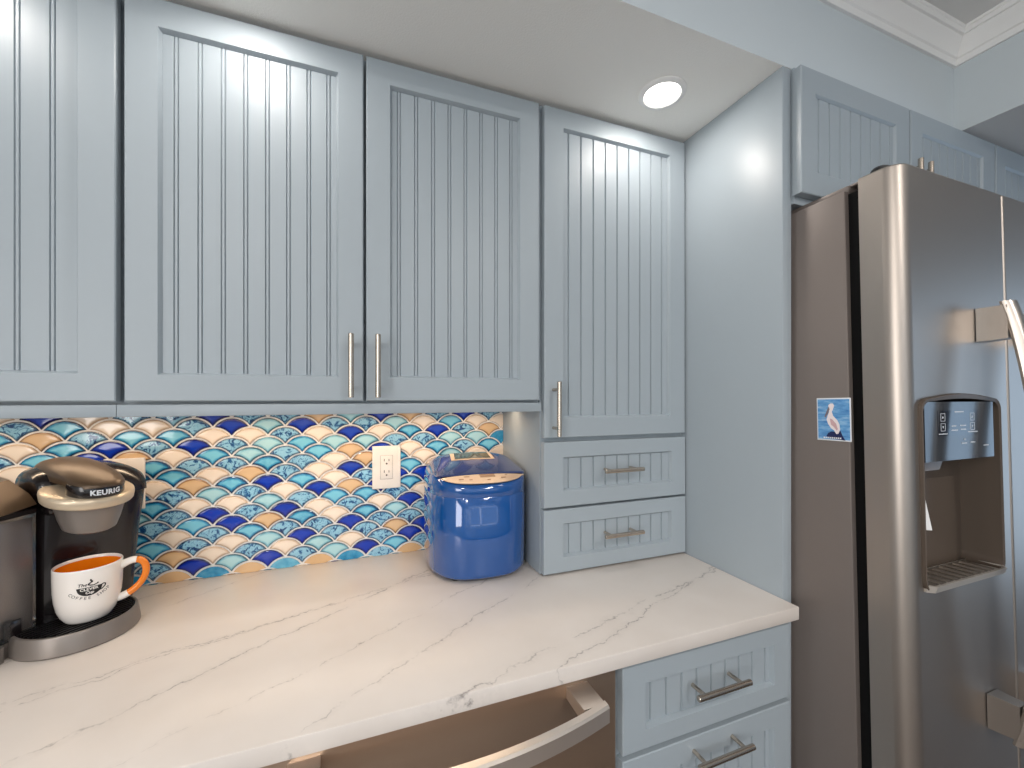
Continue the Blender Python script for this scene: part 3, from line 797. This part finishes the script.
    P2 = [(-.2, -.022, .2760), (-.126, -.014, .2760), (-.100, .003, .2780), (-.056, .034, .2800), (-.0520, .120, .2850), (-.2, .120, .2850)]
    P3 = [(-.2, .020, .3060), (-.126, .024, .3060), (-.105, .034, .3060), (-.074, .060, .3060), (-.070, .116, .3060), (-.2, .116, .3060)]
    b.rings([P1, P2, P3], smooth=False); b.build('reservoir_lid', M['bronze'], p)
f(CM)

# ------------------------------------------------------------------ mug
mx, my, mz = -.4785, 1.0420, .9500
MUG = thing('coffee_mug', 'white mug with orange inside and orange handle on the coffee maker tray', 'mug', (mx, my, mz))
M['ceramic'] = mat('white_ceramic', rgb(238, 232, 226), .14, 0, .3)
M['orange'] = mat('orange_glaze', rgb(236, 128, 20), .16, 0, .3)
M['ink'] = mat('black_print', rgb(24, 22, 22), .4)
MP = [(.000, .0015), (.028, .0012), (.0300, .0), (.0325, .0008), (.0345, .004), (.0395, .012), (.0440, .025), (.0470, .042), (.0485, .060), (.0490, .080), (.0492, .1010)]
MUG_IN = [(.0488, .1030), (.0478, .1035), (.0466, .1025), (.0462, .098)]
def mug_r(z):
    P = MP[3:]
    for (r0, z0_), (r1, z1_) in zip(P[:-1], P[1:]):
        if z0_ <= z <= z1_: return r0+(r1-r0)*(z-z0_)/(z1_-z0_)
    return P[-1][0]
b = MB(); b.lathe([(max(r, .0003), z) for r, z in MP]+MUG_IN, n=64, cap0=True); cupb = b.build('cup', M['ceramic'], MUG, sharp=60)
b = MB(); b.lathe([(.0462, .098), (.0458, .080), (.0440, .045), (.0400, .02), (.03, .008), (.0005, .006)], n=64, cap1=True); b.build('inside_glaze', M['orange'], cupb)
ha = math.radians(8); hd = Vector((math.cos(ha), math.sin(ha), 0))
pts = []
for r, z in ((.0455, .0880), (.0555, .0935), (.066, .0965), (.0760, .0945), (.0830, .0865), (.0855, .0750), (.0835, .0620), (.0775, .0500), (.0690, .0400), (.0590, .0325), (.0480, .0275), (.0430, .0265)):
    pts.append(hd*r+Vector((0, 0, z)))
# smooth the path
def smooth_path(P, k=4):
    out = []
    for i in range(len(P)-1):
        p0, p1, p2, p3 = P[max(i-1, 0)], P[i], P[i+1], P[min(i+2, len(P)-1)]
        for j in range(k):
            t = j/k
            out.append(.5*((2*p1)+(-p0+p2)*t+(2*p0-5*p1+4*p2-p3)*t*t+(-p0+3*p1-3*p2+p3)*t**3))
    out.append(P[-1]); return out
sp = smooth_path(pts); n = len(sp)
i0, i1 = int(n*.24), int(n*.80)
rad = [.0075-.0015*math.sin(PI*i/(n-1)) for i in range(n)]
MB().tube(sp[i0:i1+1], rad[i0:i1+1], 14, False).build('handle', M['orange'], MUG)['label'] = 'orange mug handle'
for a_, c_ in ((0, i0+1), (i1, n)): MB().tube(sp[a_:c_], rad[a_:c_], 14).build('handle_root', M['ceramic'], MUG)
# printed emblem and lettering facing the camera
th0 = math.radians(-64)
def onmug(x, z, off=.0004):
    r = mug_r(z)+off; a = th0+x/.0475
    return (r*math.cos(a), r*math.sin(a), z)
b = MB(); n = 24
zc, hw2 = .0700, .0170
for i in range(n):                    # cup silhouette, in vertical strips
    xs = (-hw2+2*hw2*i/n, -hw2+2*hw2*(i+1)/n)
    def lo(x): return zc-.0150*math.sqrt(max(1-(x/hw2)**2, 0))
    ztop = zc+.0012
    a, c = xs
    b._f([b.bm.verts.new(onmug(a, lo(a))), b.bm.verts.new(onmug(c, lo(c))), b.bm.verts.new(onmug(c, ztop)), b.bm.verts.new(onmug(a, ztop))])
def ribbon(P, w_):
    for (x0, z0_), (x1, z1_) in zip(P[:-1], P[1:]):
        d = Vector((x1-x0, z1_-z0_)); q = Vector((-d.y, d.x)).normalized()*w_
        b._f([b.bm.verts.new(onmug(x0-q.x, z0_-q.y)), b.bm.verts.new(onmug(x1-q.x, z1_-q.y)), b.bm.verts.new(onmug(x1+q.x, z1_+q.y)), b.bm.verts.new(onmug(x0+q.x, z0_+q.y))])
ribbon([(.0150, .0700), (.0190, .0715), (.0215, .0700), (.0205, .0660), (.0165, .0625), (.0110, .0605)], .0010)
ribbon([(.0000, .0745), (-.0020, .0760), (.0010, .0785), (.0040, .0805), (.0010, .0830), (.0020, .0850)], .0011)
ribbon([(.0000, .0745), (.0045, .0732), (.0095, .0745), (.0115, .0765)], .0010)
add_text(b, 'The', .0078, lambda x, y: onmug(x-.0095, .0760+y), shear=.25, bold=.00015)
for i, ch in enumerate('COFFEE SHOP'):
    if ch == ' ': continue
    t = (i-5)/5; ang = t*.80; Rr = .0355
    add_text(b, ch, .0074, lambda x, y, a=ang: onmug(Rr*math.sin(a)+x*math.cos(a)-y*math.sin(a), (.0860)-Rr*math.cos(a)+x*math.sin(a)+y*math.cos(a)))
b.build('printed_emblem', M['ink'], cupb, recalc=False)
b = MB()
add_text(b, 'CLEVER', .0068, lambda x, y: onmug(x-.0005, .0674+y, .0007), bold=.0002, spacing=1.02)
add_text(b, 'Cup', .0066, lambda x, y: onmug(x, .0610+y, .0007), shear=.2, bold=.0002)
b.build('emblem_lettering', M['ceramic'], cupb, recalc=False)

# ------------------------------------------------------------------ ice maker
IM = thing('ice_maker', 'glossy blue countertop ice maker beside the tower cabinet', 'ice maker', (.3165, 1.1170, .9142), (0, 0, math.radians(-4)))
M['blue'] = mat('glossy_blue_plastic', rgb(20, 80, 150), .07, 0.05, 1.0)
M['blue_lid'] = mat('smoky_blue_lid', rgb(60, 74, 120), .12, .1, .7)
M['plate'] = m = mat('control_label_cream', rgb(196, 172, 148), .35, .1)
M['window'] = mat('lid_window_dark_glass', rgb(70, 84, 84), .08, .3, .6)
M['chip'] = mat('label_print_brown', rgb(150, 112, 82), .3)
def f(p):
    RX, RY = .1265, .1330
    def ring(k, z, dz=0):
        """footprint with a rounded front and a squarer back, inset by k; dz tips the front edge down"""
        rx, ry = RX-k, RY-k; L = []
        for i in range(80):
            t = 2*PI*i/80; c, q = math.cos(t), math.sin(t)
            pw = 2.75 if q < 0 else 4.6
            y = math.copysign(abs(q)**(2/pw), q)*ry
            x = math.copysign(abs(c)**(2/pw), c)*rx
            if c < 0: x *= 1+.075*min(max((y+.09)/.12, 0), 1)
            L.append((x, y, z+dz*min(max((y+ry)/.07, 0), 1)))
        return L
    b = MB(); b.rings([ring(.014, .0060), ring(.007, .0072), ring(.002, .0120), ring(0, .020), ring(-.0005, .10), ring(-.0005, .2080), ring(.0004, .2092), ring(.0008, .2105), ring(-.0004, .2120), ring(-.0004, .2290, .010), ring(.0012, .2350, .0155), ring(.0045, .2385, .0185), ring(.012, .2400, .0195)])
    b.build('body', M['blue'], p, sharp=70)
    for sx in (-.07, .07):
        for sy in (-.09, .09): MB().lathe([(.012, .0004), (.012, .0064)], sx, sy, 16, True, True).build('foot', M['rubber'], p)
    # lid: climbs steadily to the back, rolls off at the sides and the rear
    nx, ny = 40, 34; b = MB(); G = []; HX = .1235; Y0, DY = -.0760, .2050
    def top(u, v):
        y = Y0+v*DY
        q = max(0, 1-abs(u)**3.0)**(1/2.0)
        rise = .0040+.0330*min(v/.66, 1)
        rise *= 1 if v < .66 else max(0, 1-((v-.66)/.34)**3.2)**.5
        return (u*HX*(1-.07*max(0, 1-v/.3)**2)*(1 if v < .8 else 1-.10*((v-.8)/.2)**2), y, .2560+.0015+rise*(.12+.88*q))
    for k in range(ny+1):
        G.append([b.bm.verts.new(top(-1+2*i/nx, k/ny)) for i in range(nx+1)])
    for k in range(ny):
        for i in range(nx): b._f([G[k][i], G[k][i+1], G[k+1][i+1], G[k+1][i]], True)
    bd = [G[0][i] for i in range(nx+1)]+[G[k][nx] for k in range(1, ny+1)]+[G[ny][i] for i in range(nx-1, -1, -1)]+[G[k][0] for k in range(ny-1, 0, -1)]
    bb = [b.bm.verts.new((v.co.x, v.co.y, .2555)) for v in bd]
    for i in range(len(bd)):
        k = (i+1) % len(bd); b._f([bd[i], bb[i], bb[k], bd[k]])
    b._f(bb)
    lid = b.build('lid', M['blue_lid'], p, sharp=60); lid['label'] = 'smoky blue lid with a window'
    def patch(x0, x1, y0, y1, off, nm, mt, par, taper=0):
        b = MB(); nn = 8; V = []
        for k in range(nn+1):
            yy = y0+(y1-y0)*k/nn; e = taper*k/nn
            V.append([b.bm.verts.new(Vector(top((x0+e+(x1-x0-2*e)*i/nn)/HX, (yy-Y0)/DY))+Vector((0, 0, off))) for i in range(nn+1)])
        for k in range(nn):
            for i in range(nn): b._f([V[k][i], V[k][i+1], V[k+1][i+1], V[k+1][i]], True)
        return b.build(nm, mt, par)
    fr_ = patch(-.066, .058, .012, .074, .0008, 'window_frame', M['plate'], lid, .004)
    patch(-.055, .048, .019, .071, .0016, 'window_pane', M['window'], fr_, .004)
    # lens-shaped control label on the sloping front of the top
    b = MB(); n = 32; F1 = []; F2 = []
    def zt(y): return .2400+.0200*min(max((y+RY)/.07, 0), 1)
    for i in range(n+1):
        t = -1+2*i/n; x = .1110*t
        yf_ = -RY+.0100+.060*(1-(1-abs(t)**2.5)**(1/2.5)); yb_ = -.0775-.012*t*t
        yf_ = min(yf_, yb_-.0002)
        F1.append((x, yf_, zt(yf_)+.0012)); F2.append((x, yb_, zt(yb_)+.0022))
    V1 = [b.bm.verts.new(q) for q in F1]; V2 = [b.bm.verts.new(q) for q in F2]
    W1 = [b.bm.verts.new((q[0], q[1], q[2]-.0018)) for q in F1]; W2 = [b.bm.verts.new((q[0], q[1], q[2]-.0018)) for q in F2]
    for i in range(n):
        b._f([V1[i], V1[i+1], V2[i+1], V2[i]]); b._f([V1[i], W1[i], W1[i+1], V1[i+1]]); b._f([V2[i], V2[i+1], W2[i+1], W2[i]])
    pl = b.build('control_panel', M['plate'], p); pl['label'] = 'cream control label with small display'
    def chip(x, y, wx, wy):
        b = MB(); z0_, z1_ = zt(y-wy)+.0012, zt(y+wy)+.0012
        b.rings([[(x-wx, y-wy, z0_+d), (x+wx, y-wy, z0_+d), (x+wx, y+wy, z1_+d), (x-wx, y+wy, z1_+d)] for d in (0, .0014)], smooth=False)
        return b
    chip(.012, -.0865, .020, .0075).build('display', M['chip'], pl)
    for (x, y, w_) in ((-.058, -.100, .006), (-.034, -.104, .004), (.012, -.108, .004), (.052, -.100, .006), (.062, -.088, .003), (-.042, -.088, .007)):
        chip(x, y, w_, .0018).build('printed_mark', M['chip'], pl)
f(IM)

# added fill lamps, unseen, in the main ceiling behind the camera
for i, (x, y, s_) in enumerate(((-.7, -.9, 'left lamp nearer the counter'), (.8, -.9, 'right lamp nearer the counter'), (-.7, -2.0, 'left lamp nearer the window'), (.8, -2.0, 'right lamp nearer the window'))):
    t = thing('added_fill_lamp', 'round added fill lamp in the main ceiling behind the camera, '+s_, 'lamp', (x, y, ZC), group='added fill lamps')
    MB().lathe([(.08, 0), (.08, -.004), (.07, -.008), (.066, -.004), (.066, 0)], n=40).build('trim_ring', M['trim'], t)
    MB().lathe([(.066, -.003), (.001, -.003)], n=40, cap1=True).build('lens', M['lamp'], t)
